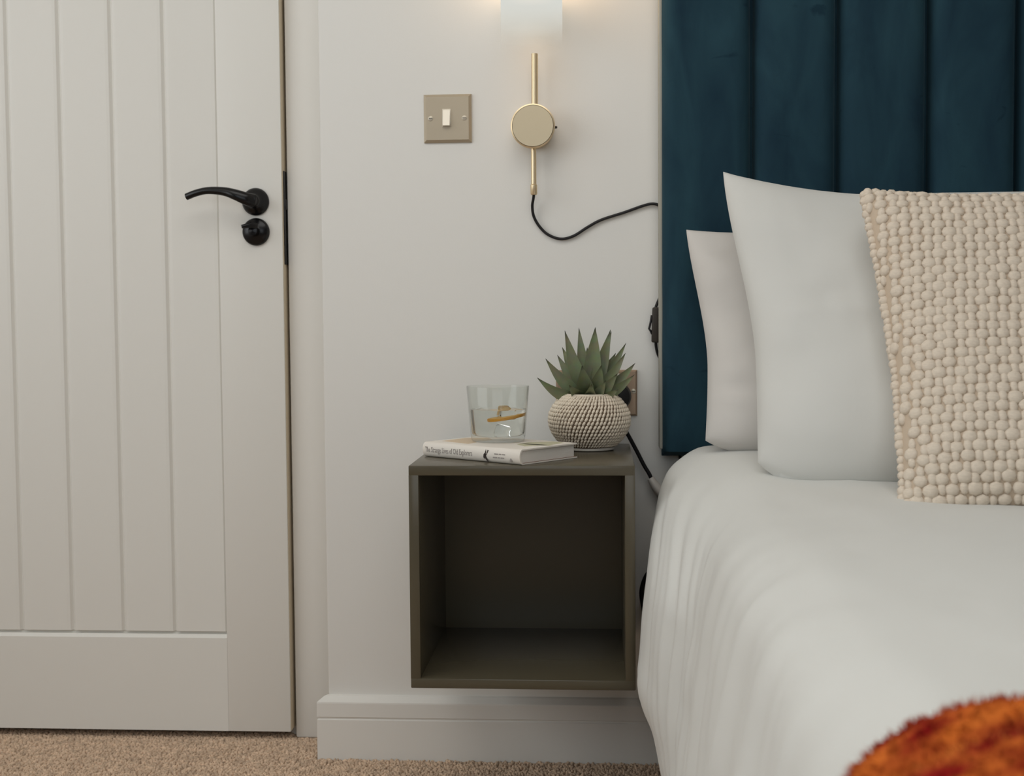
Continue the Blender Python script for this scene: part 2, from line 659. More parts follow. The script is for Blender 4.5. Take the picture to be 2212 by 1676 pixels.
# bottom and top rails with a sloping bevel to the planks
for nm, za, zb, sgn in (('rail', DZ0, .2000, 1), ('rail', 1.86, DZ1, -1)):
    V, F = [], []
    for x in (PL - .002, -.7185):
        if sgn > 0:
            pr = [(DB, za), (DY, za), (DY, zb), (DY + .0062, zb + .0060), (DB, zb + .0060)]
        else:
            pr = [(DB, zb), (DB, za - .0060), (DY + .0062, za - .0060), (DY, za), (DY, zb)]
        V += [(x, y, z) for y, z in pr]
    F = [[i, (i + 1) % 5, 5 + (i + 1) % 5, 5 + i] for i in range(5)] + [[4, 3, 2, 1, 0], [5, 6, 7, 8, 9]]
    build(nm, V, F, door_paint, dr)
# planks: v-jointed boards set 5 mm behind the stiles
px = [-.7185] + [-.7195 - .1020 * k for k in range(1, 6)] + [PL - .002]
px[-1] = PL - .002
for k in range(len(px) - 1):
    x1, x0 = px[k], px[k + 1]
    V, F = [], []
    g = .0048
    for z in (.2118, 1.8465):
        pr = [(x0, DY + .011), (x0 + g, DY + .0062), (x0 + 2.2 * g, DY + .0056), (x1 - 2.2 * g, DY + .0056), (x1 - g, DY + .0062), (x1, DY + .011), (x1, DB - .008), (x0, DB - .008)]
        V += [(x, y, z) for x, y in pr]
    n = 8
    F = [[i, (i + 1) % n, n + (i + 1) % n, n + i] for i in range(n)] + [list(range(n))[::-1], [n + i for i in range(n)]]
    build('plank', V, F, door_paint, dr)
box('panel_backing', PL, -.719, DY + .0125, DB - .004, .1990, 1.860, door_paint, dr)
# the bare lipping on the leading edge
box('edge_lipping', DX1 - .0005, DX1 + .0012, DY + .004, DB - .002, DZ0 + .002, DZ1 - .002, edge_wood, dr)
box('latch_plate', DX1 + .0008, DX1 + .0034, DY + .008, DY + .030, .918, 1.095, black_metal, dr, .001)
box('latch_bolt', DX1 + .002, DX1 + .0048, DY + .014, DY + .024, 1.022, 1.042, black_metal, dr, .001)

# lever handle on its rose
HX, HZ = -.6462, 1.0364
hd = lathe('lever_handle', [(.0, .0), (.0255, .0), (.0262, .002), (.0255, .005), (.022, .009), (.0165, .0125), (.0125, .016), (.0108, .022), (.0105, .048), (.0, .050)], black_metal, dr, 40, (HX, DY, HZ), 'y', False, False)
yl = DY - .048
lev = spline([(HX + .008, yl + .006, HZ - .002), (HX - .004, yl - .004, HZ + .001), (HX - .022, yl - .008, HZ + .008), (HX - .045, yl - .006, HZ + .0148), (HX - .075, yl - .004, HZ + .0172), (HX - .098, yl - .002, HZ + .0135), (HX - .1185, yl + .001, HZ + .0068)], 8)
nl = len(lev)
rad = [(.0060 + .002 * math.sin(math.pi * min(1, i / nl * 1.5)) * 0, (.0128 - .0062 * sstep(0, .75, i / nl))) for i in range(nl)]
V, F = tube_vf(lev, rad, 14)
build('lever', V, F, black_metal, hd, True, None, 50)
# thumb turn on a round escutcheon
TX, TZ = -.6462, .9798
tt = lathe('thumb_turn', [(0, 0), (.0258, 0), (.0262, .002), (.0255, .0055), (.0225, .0085), (.012, .0105), (.0095, .0115), (.0085, .028), (0, .029)], black_metal, dr, 40, (TX, DY, TZ), 'y', False, False)
V, F = tube_vf([Vector((TX + .008, DY - .026, TZ + .0095)), Vector((TX, DY - .034, TZ + .011)), Vector((TX - .010, DY - .040, TZ + .0085)), Vector((TX - .0165, DY - .043, TZ + .0070))], [(.004, .0055), (.0045, .0060), (.0035, .0042), (.003, .0034)], 12)
build('turn_blade', V, F, black_metal, tt, True, None, 50)

# ------------------------------------------------------------------ carpet pile (visible part of the floor)
tv = [(-.5, -.4, 0), (.5, -.4, 0), (.55, .4, 0), (-.45, .4, 0), (-.42, -.3, .7), (.40, -.34, .75), (.42, .34, .7), (-.36, .36, .72), (.05, 0, 1)]
tf = [[0, 1, 5, 4], [1, 2, 6, 5], [2, 3, 7, 6], [3, 0, 4, 7], [4, 5, 8], [5, 6, 8], [6, 7, 8], [7, 4, 8]]
gx, gy = np.meshgrid(np.arange(-1.50, .16, .0052), np.arange(-.50, .155, .0052), indexing='ij')
P = np.stack([gx.ravel(), gy.ravel(), np.full(gx.size, -.001)], 1)
P[:, :2] += rng.uniform(-.0022, .0022, (len(P), 2))
keep = ~((P[:, 0] > CORN - .022) & (P[:, 1] > -.022)) & ~((P[:, 1] > .10) & ((P[:, 0] > -.60) | (P[:, 0] < DX0)))
P = P[keep]
N = len(P)
a = rng.uniform(0, 2 * math.pi, N)
s = rng.uniform(.0052, .0080, N)
hgt = rng.uniform(.0045, .0080, N)
hgt = np.where(P[:, 1] > .078, hgt * .7, hgt)
M3 = np.zeros((N, 3, 3))
M3[:, 0, 0], M3[:, 0, 1], M3[:, 1, 0], M3[:, 1, 1] = np.cos(a) * s, -np.sin(a) * s * .8, np.sin(a) * s, np.cos(a) * s * .8
M3[:, 2, 2] = hgt
M3[:, 0, 2] = rng.uniform(-.003, .003, N)
M3[:, 1, 2] = rng.uniform(-.003, .003, N)
cp = many('carpet', tv, tf, M3, P, carpet_m)
tag(cp, 'beige brown twist pile carpet covering the bedroom floor', 'carpet')

# ================================================================== HEADBOARD
HB0, HBZ0, HBZ1 = .1105, .567, 1.62
hb = thing('headboard', 'tall teal blue velvet headboard with wide vertical channels behind the pillows', 'headboard', (.86, -.04, HBZ0))
bbm = mat('grey_lining', (.40, .385, .33), .9, bump=.3, bscale=400)
box('backboard', HB0 + .004, HB0 + 1.512, -.030, -.014, HBZ0 + .004, HBZ1 - .001, velvet_m, hb, .003)
backb = box('edge_strip', HB0 - .0040, HB0 + .0040, -.046, -.014, HBZ0 + .012, HBZ1 - .004, bbm, hb, .003)
backb['label'] = 'grey lined edge of the headboard back'
gro = [HB0, .2690, .4140, .5670, .7165, .8665, 1.0165, 1.1665, 1.3165, 1.4665, HB0 + 1.516]
for k in range(10):
    x0, x1 = gro[k] + (.0012 if k else .0004), gro[k + 1] - .0046
    nx, nzv = 26, 44
    V = []
    for i in range(nx):
        u = -1 + 2 * i / (nx - 1)
        u = math.copysign(abs(u) ** .75, u) if abs(u) < 1 else u
        x = (x0 + x1) / 2 + u * (x1 - x0) / 2
        for j in range(nzv):
            v = -1 + 2 * j / (nzv - 1)
            v = math.copysign(abs(v) ** .4, v)
            z = (HBZ0 + HBZ1) / 2 + v * (HBZ1 - HBZ0) / 2
            puff = max(0, 1 - abs(u) ** 5.5) ** .55
            if k == 0 and u < 0:
                puff = max(0, 1 - abs(u) ** 9) ** .5
            puff *= max(0, 1 - abs(v) ** 120) ** .5
            wob = .0012 * nz(x * 9 + k, z * 5) + .0008 * nz(x * 22, z * 14 + k * 3)
            V.append((x + (.0008 * nz(z * 14, k) if abs(u) > .9 else 0), -.0405 - .0330 * puff - wob * puff, z))
    F = grid_faces(nx, nzv)
    nfr = len(V)
    # skirt back to the board so that the channel is solid
    for i in range(nx):
        for j in (0, nzv - 1):
            pass
    ring = [i * nzv for i in range(nx)] + [(nx - 1) * nzv + j for j in range(1, nzv)] + [i * nzv + nzv - 1 for i in range(nx - 2, -1, -1)] + [j for j in range(nzv - 2, 0, -1)]
    yb = -.0295
    bk = {}
    for r_ in ring:
        bk[r_] = len(V)
        V.append((V[r_][0], yb, V[r_][2]))
    for q in range(len(ring)):
        a_, b_ = ring[q], ring[(q + 1) % len(ring)]
        F.append([b_, a_, bk[a_], bk[b_]])
    F.append([bk[r_] for r_ in ring])
    build('padded_channel', V, [f[::-1] for f in F], velvet_m, hb, True, None, 60)

# ================================================================== BED
BX1 = 1.60
bd = thing('bed', 'bed hidden beneath the white duvet, its mattress carrying the pillows', 'bed', (.9, -1.1, 0))
box('divan_base', .215, BX1 - .03, -2.02, -.10, .05, .30, base_m, bd, .01)
box('mattress', .195, BX1 - .01, -2.04, -.085, .30, .525, mattress_m, bd, .035, 4)
for lx, ly in ((.26, -.16), (BX1 - .08, -.16), (.26, -1.96), (BX1 - .08, -1.96)):
    lathe('leg', [(.02, 0), (.026, .02), (.026, .052)], black_plastic, bd, 16, (lx, ly, 0))

# duvet: cross sections from the middle of the bed over the left edge to the hem
HEAD = [(.30, .598), (.1883, .5925), (.1611, .5863), (.1358, .5734), (.1166, .5606), (.1015, .5385), (.0927, .5150), (.0850, .4870), (.0775, .4560), (.0712, .4165), (.0646, .361), (.0609, .3126), (.0575, .2736), (.0656, .2418), (.0781, .2135), (.085, .1852), (.0947, .1425), (.1086, .1071), (.117, .065), (.122, .035)]
MIDP = [(.34, .560), (.235, .553), (.205, .545), (.180, .533), (.160, .515), (.147, .492), (.136, .455), (.128, .41), (.121, .36), (.115, .31), (.110, .26), (.107, .21), (.105, .17), (.104, .135), (.104, .10), (.105, .065), (.107, .035)]


def resample(pts, n):
    P_ = spline([(x, 0, z) for x, z in pts], 6)
    L = [0]
    for i in range(1, len(P_)):
        L.append(L[-1] + (P_[i] - P_[i - 1]).length)
    out, k = [], 0
    for i in range(n):
        d = L[-1] * i / (n - 1)
        while k < len(L) - 2 and L[k + 1] < d:
            k += 1
        f = (d - L[k]) / max(1e-9, L[k + 1] - L[k])
        p = P_[k].lerp(P_[k + 1], f)
        out.append((p.x, p.z))
    return out


NE = 64
HEADR, MIDR = resample(HEAD, NE), resample(MIDP, NE)


def prof(y, s):
    """edge profile point at bed position y (negative towards the foot) and s in 0..1"""
    f = sstep(-.14, -.62, y)
    i = s * (NE - 1)
    k = min(NE - 2, int(i))
    t_ = i - k
    p = []
    for A in (HEADR, MIDR):
        p.append((A[k][0] * (1 - t_) + A[k + 1][0] * t_, A[k][1] * (1 - t_) + A[k + 1][1] * t_))
    return (p[0][0] * (1 - f) + p[1][0] * f, p[0][1] * (1 - f) + p[1][1] * f)


def pnorm(y, s):
    a_, b_ = prof(y, max(0, s - .02)), prof(y, min(1, s + .02))
    dx, dz = b_[0] - a_[0], b_[1] - a_[1]
    l = math.hypot(dx, dz)
    return (dz / l, -dx / l)      # pointing outwards (left / up)


def duvet_fold(y, s):
    """height of the hanging folds along the outward normal"""
    g = sstep(.12, .62, s)
    yy = y + .10 * s                       # the folds lean towards the foot as they fall
    env = sstep(-.135, -.30, y)
    f1 = math.sin(yy * 2 * math.pi / .145 + 1.1 * nz(y * 3, 1.7) + .8)
    f2 = math.sin(yy * 2 * math.pi / .083 + 2.2 * nz(y * 2, 4.2))
    f3 = math.sin(yy * 2 * math.pi / .047 + 2.5 * nz(y * 4, 9.2))
    h_ = (.0065 * f1 * (.6 + .8 * nz(y * 2.3, s * 1.5, 6)) + .0042 * f2 * (.7 + nz(y * 3.1, s * 2, 11)) + .0020 * f3 * (.5 + nz(y * 6, s * 2, 3)))
    return g * (.15 + .85 * env) * h_ + .0025 * nz(y * 7, s * 9, 2.1) * (.3 + env)


def duvet_top(x, y):
    """soft relief on top of the bed"""
    return .007 * nz(x * 3.2, y * 3.2, .3) + .0028 * nz(x * 9, y * 7, 5.0) + .0012 * nz(x * 24, y * 15, 8) + .014 * math.exp(-((x - .22) / .07) ** 2 - ((y + .34) / .14) ** 2)


def head_edge(y, s):
    """the duvet's top edge runs diagonally down the side, clear of the bedside cube"""
    return -.265 * sstep(.16, .48, s) * (1 - sstep(-.132, -.80, y))


YS = [-.132 - 1.965 * (i / 229) for i in range(230)]
NT = 46
V = []
for y in YS:
    x_in, z_in = prof(y, 0)
    for i in range(NT):
        t_ = i / NT
        x = BX1 + .02 - (BX1 + .02 - x_in) * t_
        fade = sstep(x_in + .25, x_in, x)
        V.append((x, y, z_in + duvet_top(x, y) * (1 - .0 * fade)))
    for i in range(NE + 26):
        s_ = i / (NE + 25)
        x, z = prof(y, s_)
        nx_, nz_ = pnorm(y, s_)
        d_ = duvet_fold(y, s_)
        tp = duvet_top(x, y) * (1 - sstep(.0, .35, s_))
        V.append((x + nx_ * d_, y + head_edge(y, s_), max(.012, z + nz_ * d_ + tp)))
ncol = NT + NE + 26
V = np.array(V)
# head edge rolls under
first = V[:ncol].copy()
roll = []
for dy_, dn in ((.008, .006), (.012, .018)):
    r_ = first.copy()
    r_[:, 1] += dy_ - .006
    for i in range(ncol):
        if i < NT + 6:
            r_[i, 2] -= dn
        else:
            nx_, nz_ = pnorm(-.132, (i - NT) / (NE + 25))
            r_[i, 0] -= nx_ * dn
            r_[i, 2] -= nz_ * dn
    r_[:, 2] = np.maximum(r_[:, 2], .012)
    roll.append(r_)
V = np.concatenate([roll[1], roll[0], V])
F = [[a_, a_ + 1, a_ + ncol + 1, a_ + ncol] for i in range(len(YS) + 1) for a_ in range(i * ncol, i * ncol + ncol - 1)]
dv = build('duvet', V, F, duvet_m, None, True, (.9, -1.1, 0))
tag(dv, 'white cotton duvet spread over the bed and hanging in folds down its side', 'duvet')
md = dv.modifiers.new('thickness', 'SOLIDIFY')
md.thickness = .004
md.offset = 0


# ------------------------------------------------------------------ pillows
def pillow_fn(W, H, T, pu, pv, ex=.55, wr=.004, seed=0.0, sag=0.0, inset=0.0, drop=0.0, lift=0.0, fold=0.0):
    def f(u, v, side):
        x = W / 2 * u * (1 - pu * (1 - v * v))
        z = H / 2 * v * (1 - pv * (1 - u * u))
        x -= math.copysign(inset * abs(u) ** 3 * sstep(1, -.25, v), u)
        z -= drop * (1 - max(0, 1 - (1 - abs(u)) / .57) ** 1.5) * sstep(-.2, 1, v)
        z += lift * abs(u) ** 7 * sstep(.0, -1, v)
        th = T / 2 * (max(0, 1 - u ** 4) * max(0, 1 - v ** 4)) ** ex
        th *= 1 - sag * v
        if fold and side > 0:
            th -= fold * math.exp(-((v - .06 - .10 * (u + 1)) / .03) ** 2) * sstep(-.98, -.8, u) * sstep(.5, -.2, u)
            th += fold * 1.2 * math.exp(-((v + .02 - .10 * (u + 1)) / .06) ** 2) * sstep(-.98, -.8, u) * sstep(.5, -.2, u)
        if wr:
            th += wr * (max(0, 1 - u * u) * max(0, 1 - v * v)) ** .3 * (nz(u * 2.4 + seed, v * 3.0, side) + .5 * nz(u * 6 + seed, v * 5, side + 4) + .45 * abs(nz(u * 9 + seed, v * 5 + u * 4, side + 8)))
            edge = (abs(u) ** 3)
            th += wr * .8 * edge * (1 - u ** 8) * math.sin(v * 9 + seed + 2 * nz(v * 4, seed))
        return Vector((x, -side * (th + .0015), z))
    return f


def pillow_mesh(fn, n=64, m_=44):
    V, F = [], []

    def cs(t_):
        return math.sin(t_ * math.pi / 2) * .6 + t_ * .4
    for side in (1, -1):
        base = len(V)
        for i in range(n):
            for j in range(m_):
                V.append(fn(cs(-1 + 2 * i / (n - 1)), cs(-1 + 2 * j / (m_ - 1)), side))
        for f in grid_faces(n, m_):
            f = [base + k for k in f]
            F.append(f if side > 0 else f[::-1])
    o = n * m_
    ring = [i * m_ for i in range(n)] + [(n - 1) * m_ + j for j in range(1, m_)] + [i * m_ + m_ - 1 for i in range(n - 2, -1, -1)] + [j for j in range(m_ - 2, 0, -1)]
    for q in range(len(ring)):
        a_, b_ = ring[q], ring[(q + 1) % len(ring)]
        F.append([b_, a_, a_ + o, b_ + o])
    return V, F


def placed(M4, V):
    return [tuple(M4 @ v) for v in V]


def pose(center, lean, yaw=0.0, roll_=0.0):
    return Matrix.Translation(center) @ Matrix.Rotation(yaw, 4, 'Z') @ Matrix.Rotation(lean, 4, 'X') @ Matrix.Rotation(roll_, 4, 'Y')


GP = 'white pillows leaning on the headboard'
# back pillow
fn = pillow_fn(.75, .400, .13, .02, .02, .5, .008, 3.0, .25, inset=.022, drop=.01, lift=.03)
V, F = pillow_mesh(fn)
p1 = build('pillow', placed(pose(Vector((.525, -.175, .772)), math.radians(-20), 0, math.radians(0)), V), F, linen_warm, None, True, (.52, -.18, .6))
tag(p1, 'lower warm white pillow tucked furthest back against the velvet headboard', 'pillow', GP)
# front pillow
fn2 = pillow_fn(.765, .538, .140, .012, .0, .5, .006, 8.0, .35, inset=.032, drop=.046, lift=.048, fold=.0035)
V, F = pillow_mesh(fn2)


def crease(V_, M4):
    return V_


p2 = build('pillow', placed(pose(Vector((.584, -.327, .7985)), math.radians(-24)), V), F, linen, None, True, (.58, -.33, .56))
tag(p2, 'tall white pillow with pointed corner leaning behind the knitted cushion', 'pillow', GP)

# ------------------------------------------------------------------ knitted cushion
CW, CH, CT = .525, .502, .115
cfn = pillow_fn(CW, CH, CT, .03, .0, .5, .003, 1.0, .15, inset=.012, drop=.014)
CM = pose(Vector((.655, -.481, .767)), math.radians(-25.5))
ck = thing('knitted_cushion', 'square cream chunky bobble knit cushion in front of the white pillows', 'cushion', (.655, -.475, .56))
V, F = pillow_mesh(cfn, 44, 44)
build('cushion_ground', placed(CM, V), F, knit_base, ck, True)
dv_, df_ = dome(8, 3)
mats_, pos_ = [], []
R3 = CM.to_3x3()
rows, pitch = 38, .0296
for side in (1, -1):
    for r_ in range(rows):
        v = -.985 + 1.97 * r_ / (rows - 1)
        cnt = int(CW / pitch) + 1
        off = (.5 if r_ % 2 else 0) + .06 * r_
        for c_ in range(-1, cnt + 1):
            for big in (1, 0):
                u = -1 + 2 * ((c_ + (off % 1) + (0 if big else .5)) * pitch / CW)
                if abs(u) > .995:
                    continue
                jit = random.uniform(-.006, .006)
                u2 = max(-.995, min(.995, u + jit))
                v2 = max(-.99, min(.99, v + random.uniform(-.006, .006)))
                p = cfn(u2, v2, side)
                du = (cfn(min(1, u2 + .02), v2, side) - cfn(max(-1, u2 - .02), v2, side)).normalized()
                dvv = (cfn(u2, min(1, v2 + .02), side) - cfn(u2, max(-1, v2 - .02), side)).normalized()
                n_ = du.cross(dvv).normalized() * (1 if side > 0 else -1)
                dvv = n_.cross(du).normalized() * (1 if side > 0 else 1)
                if big:
                    a_, b_, c3 = .0108, .0098, .0056
                else:
                    a_, b_, c3 = .0062, .0094, .0046
                k_ = random.uniform(.92, 1.08)
                mm = Matrix((du * a_ * k_, dvv * b_ * k_, n_ * c3 * k_)).transposed()
                mats_.append(np.array(R3 @ mm))
                pos_.append(np.array(CM @ p))
# plump rope edge on all four sides
per = []
for i in range(46):
    t_ = -1 + 2 * (i + .5) / 46
    per += [(t_, -1), (t_, 1), (-1, t_), (1, t_)]
for (u, v) in per:
    p = cfn(u, v, 1)
    a_ = random.uniform(.0066, .0092)
    b_ = random.uniform(.0055, .0075)
    for sg in (1, -1):
        mm = Matrix.Rotation(random.uniform(-.5, .5), 3, 'Y') @ Matrix.Diagonal((a_, b_ * sg, a_)).to_3x3() @ Matrix.Rotation(math.pi / 2, 3, 'X')
        mats_.append(np.array(R3 @ mm))
        pos_.append(np.array(CM @ p))
# loose knotted corners
for (cu, cv) in ((-1, -1), (1, -1)):
    for q in range(16):
        p = cfn(cu, cv, 1) + Vector((random.uniform(-.022, .022) - cu * .012, random.uniform(-.012, .008), random.uniform(-.010, .010) - cv * .008))
        for sg in (1, -1):
            mm = Matrix.Diagonal((.010, .008, .008 * sg)).to_3x3()
            mats_.append(np.array(R3 @ mm))
            pos_.append(np.array(CM @ p))
many('knit_bobbles', dv_, df_, mats_, pos_, knit_m, ck)

# ------------------------------------------------------------------ orange throw over the foot of the bed
th = thing('throw', 'fluffy orange throw draped over the near left edge of the bed', 'throw', (.5, -1.8, .57))


def throw_h(y, s, x):
    d_ = -1.545 - y                        # distance behind the front edge
    e = max(0.0, 1 - (1 - min(1, d_ / .03)) ** 2) ** .5 if d_ > 0 else 0
    rg = .5 + .5 * math.cos((d_ - .018 + .008 * nz(s * 5, y * 3, 3)) * 2 * math.pi / .062)
    lump = .5 + .5 * nz(s * 7 + x * 9, y * 26, 1.5)
    return e * (.002 + .017 * rg + .005 * lump)


YT = [-1.545 - .50 * (i / 149) ** 1.25 for i in range(150)]
V, NRM = [], []
NTT, NEE = 40, 70
for y in YT:
    x_in, z_in = prof(y, 0)
    row = []
    for i in range(NTT):
        t_ = i / NTT
        x = 1.2 - (1.2 - x_in) * t_
        row.append((x, z_in + duvet_top(x, y), 0, 1, 0.0))
    for i in range(NEE):
        s_ = i / (NEE - 1) * .72
        x, z = prof(y, s_)
        nx_, nz_ = pnorm(y, s_)
        dd = duvet_fold(y, s_)
        tp = duvet_top(x, y) * (1 - sstep(0, .35, s_))
        row.append((x + nx_ * dd, z + nz_ * dd + tp, nx_, nz_, s_))
    for (x, z, a_, b_, s_) in row:
        h_ = .0025 + .0115 * max(0, b_) ** 2 + throw_h(y, s_, x)
        V.append((x + a_ * h_, y, z + b_ * h_))
        NRM.append((a_, 0, b_))
ncol = NTT + NEE
F = [[a_, a_ + 1, a_ + ncol + 1, a_ + ncol] for i in range(len(YT) - 1) for a_ in range(i * ncol, i * ncol + ncol - 1)]
body = build('throw_cloth', V, F, throw_m, th, True)
# pile: short tapering tufts all over the cloth
V, NRM = np.array(V), np.array(NRM)
NF = 30000
fi = rng.integers(0, len(YT) - 1, NF)
fj = rng.integers(NTT - 12, ncol - 1, NF)
fa, fb = rng.random(NF)[:, None], rng.random(NF)[:, None]
i00 = fi * ncol + fj
A_, B_, C_ = V[i00], V[i00 + 1], V[i00 + ncol]
P = A_ + (B_ - A_) * fa + (C_ - A_) * fb
nn = np.cross(B_ - A_, C_ - A_)
nn /= np.linalg.norm(nn, axis=1)[:, None] + 1e-9
sgn = np.sign((nn * NRM[i00]).sum(1))
sgn[sgn == 0] = 1
nn *= sgn[:, None]
dirn = nn + rng.normal(0, .45, (NF, 3))
dirn /= np.linalg.norm(dirn, axis=1)[:, None]
ref = rng.normal(0, 1, (NF, 3))
t1 = np.cross(dirn, ref)
t1 /= np.linalg.norm(t1, axis=1)[:, None]
t2 = np.cross(dirn, t1)
ln = rng.uniform(.003, .007, NF)[:, None]
wd = rng.uniform(.0007, .0013, NF)[:, None]
M3 = np.stack([t1 * wd, t2 * wd, dirn * ln], 2)
many('throw_pile', [(1, 0, 0), (-.5, .87, 0), (-.5, -.87, 0), (.1, 0, 1)], [[0, 1, 3], [1, 2, 3], [2, 0, 3]], M3, P, throw_m, th)

# ================================================================== BEDSIDE CUBE
CX0, CX1, CY0, CZ0, CZ1 = -.2953, .0550, -.3528, .2348, .5846
tk = .0156
cb = thing('bedside_cube', 'open olive green cube shelf fixed to the wall beside the bed', 'bedside shelf', (-.12, -.001, CZ0))
FR, BK = CY0, -.001
box('top_panel', CX0, CX1, FR, BK, CZ1 - tk, CZ1, olive, cb, .0016)
box('bottom_panel', CX0, CX1, FR, BK, CZ0, CZ0 + tk, olive, cb, .0016)
box('side_panel', CX0, CX0 + tk, FR + .0002, BK, CZ0 + tk - .001, CZ1 - tk + .001, olive, cb, .0008)
box('side_panel', CX1 - tk, CX1, FR + .0002, BK, CZ0 + tk - .001, CZ1 - tk + .001, olive, cb, .0008)
box('back_panel', CX0 + tk - .001, CX1 - tk + .001, -.020, -.008, CZ0 + tk - .001, CZ1 - tk + .001, olive, cb)
ZT = CZ1

# ------------------------------------------------------------------ book
bk_ = thing('book', 'cream hardback book lying on the cube under the glass tumbler', 'book', (-.163, -.229, ZT))
ang = math.radians(142)
ex = Vector((math.cos(ang), math.sin(ang), 0))          # along the spine, from the near corner
ey = Vector((math.cos(ang - math.pi / 2), math.sin(ang - math.pi / 2), 0))
B0 = Vector((-.1215, -.3505, ZT))
BL, BWD, BT = .214, .140, .0240


def bp(a_, b_, c_):
    return tuple(B0 + ex * a_ + ey * b_ + Vector((0, 0, c_)))


# cover: a rounded C section swept along the spine
ct = .0022
outer = [(BWD, 0.0), (.006, 0.0)]
outer += [(.006 - .0075 * math.sin(t_), .5 * BT - .5 * BT * math.cos(t_)) for t_ in [math.pi * q / 12 for q in range(1, 12)]]
outer += [(.006, BT), (BWD, BT)]
inner = [(BWD, BT - ct), (.0075, BT - ct)]
inner += [(.0075 - .0065 * math.sin(t_), .5 * BT + (.5 * BT - ct) * math.cos(t_)) for t_ in [math.pi * q / 12 for q in range(1, 12)]]
inner += [(.0075, ct), (BWD, ct)]
sec = outer + inner
V = [bp(a_, b_, c_ + .0004) for a_ in (0, BL) for b_, c_ in sec]
n = len(sec)
F = [[i, (i + 1) % n, n + (i + 1) % n, n + i] for i in range(n)]
no = len(outer)
for i in range(no - 1):
    F.append([i + 1, i, n - 1 - i, n - 2 - i])
    F.append([n + i, n + i + 1, n + n - 2 - i, n + n - 1 - i])
cv = build('cover', V, F, None, bk_, True, None, 30)
cv.data.materials.append(jacket)
cv.data.materials.append(jacket_in)
for p in cv.data.polygons:
    k = p.index
    if no <= k < n - 1:
        p.material_index = 1
pb = bm_box(0, 1, 0, 1, 0, 1)
for v in pb.verts:
    v.co = Vector(bp(.004 + v.co.x * (BL - .008), .003 + v.co.y * (BWD - .007), ct + .0005 + v.co.z * (BT - 2 * ct - .0002)))
build_bm('page_block', pb, paper, bk_)


def text_mesh(name, body_, size, origin, xdir, ydir, m, parent, sx=1.0, thick=.00012):
    cu = bpy.data.curves.new('t', 'FONT')
    cu.body = body_
    cu.size = size
    cu.resolution_u = 2
    cu.extrude = thick
    o = bpy.data.objects.new('t', cu)
    col.objects.link(o)
    dg = bpy.context.evaluated_depsgraph_get()
    me = bpy.data.meshes.new_from_object(o.evaluated_get(dg))
    bpy.data.objects.remove(o)
    xd, yd = Vector(xdir).normalized(), Vector(ydir).normalized()
    zd = xd.cross(yd)
    Vt = [tuple(Vector(origin) + xd * (v.co.x * sx) + yd * v.co.y + zd * v.co.z) for v in me.vertices]
    Ft = [list(p.vertices) for p in me.polygons]
    return build(name, Vt, Ft, m, parent)


# lettering on the spine (reads from the far end towards the near corner)
spx = -ex
ysp = -.00165
text_mesh('spine_title', 'The Strange Lives of Old Explorers', .0125, bp(BL - .006, ysp, .0088), spx, (0, 0, 1), ink, cv, .60)


def flat_poly(name, pts, m, parent):
    """thin printed mark on the spine; pts are (distance along the spine, height)"""
    Vp = [bp(a_, ysp, c_) for a_, c_ in pts] + [bp(a_, ysp + .0003, c_) for a_, c_ in pts]
    k_ = len(pts)
    Fp = [list(range(k_)), [k_ + i for i in range(k_)][::-1]] + [[i, k_ + i, k_ + (i + 1) % k_, (i + 1) % k_] for i in range(k_)]
    return build(name, Vp, Fp, m, parent)


flat_poly('insect_mark', [(.0705, .0215), (.0735, .0150), (.0760, .0130), (.0765, .0085), (.0745, .0055), (.0735, .0080), (.0700, .0040), (.0660, .0012), (.0650, .0025), (.0690, .0070), (.0705, .0110), (.0670, .0205), (.0655, .0200), (.0690, .0130), (.0712, .0140)][::-1], ink_dark, cv)
# two lines of print on the spine too small to read in the photograph
for zc, runs in ((.0140, ((.053, .045), (.0435, .038), (.0365, .030))), (.0085, ((.056, .047), (.0455, .041), (.0395, .032)))):
    for a1_, a0_ in runs:
        flat_poly('small_print', [(a1_, zc), (a1_, zc + .0016), (a0_, zc + .0016), (a0_, zc)][::-1], ink, cv)
flat_poly('emblem_mark', [(.020, .0045), (.0162, .0045), (.0158, .0075), (.0180, .0105), (.0202, .0075)], ink, cv)
# soft illustration printed on the front of the jacket
for nm, cc, poly in (('leaf_print', (.52, .50, .34), [(.03, .045), (.06, .06), (.07, .10), (.045, .135), (.02, .13), (.012, .09)]),
                     ('sand_print', (.66, .52, .36), [(.13, .02), (.20, .03), (.205, .09), (.18, .12), (.15, .10), (.14, .06)]),
                     ('stem_print', (.40, .36, .22), [(.006, .075), (.05, .072), (.085, .080), (.05, .080), (.006, .086)])):
    mm_ = mat(nm + '_ink', cc, .55)
    Vp = [bp(a_, b_, BT + .0005) for a_, b_ in poly] + [bp(a_, b_, BT + .0001) for a_, b_ in poly]
    k_ = len(poly)
    build(nm, Vp, [list(range(k_))[::-1], [k_ + i for i in range(k_)]] + [[i, (i + 1) % k_, k_ + (i + 1) % k_, k_ + i] for i in range(k_)], mm_, cv)

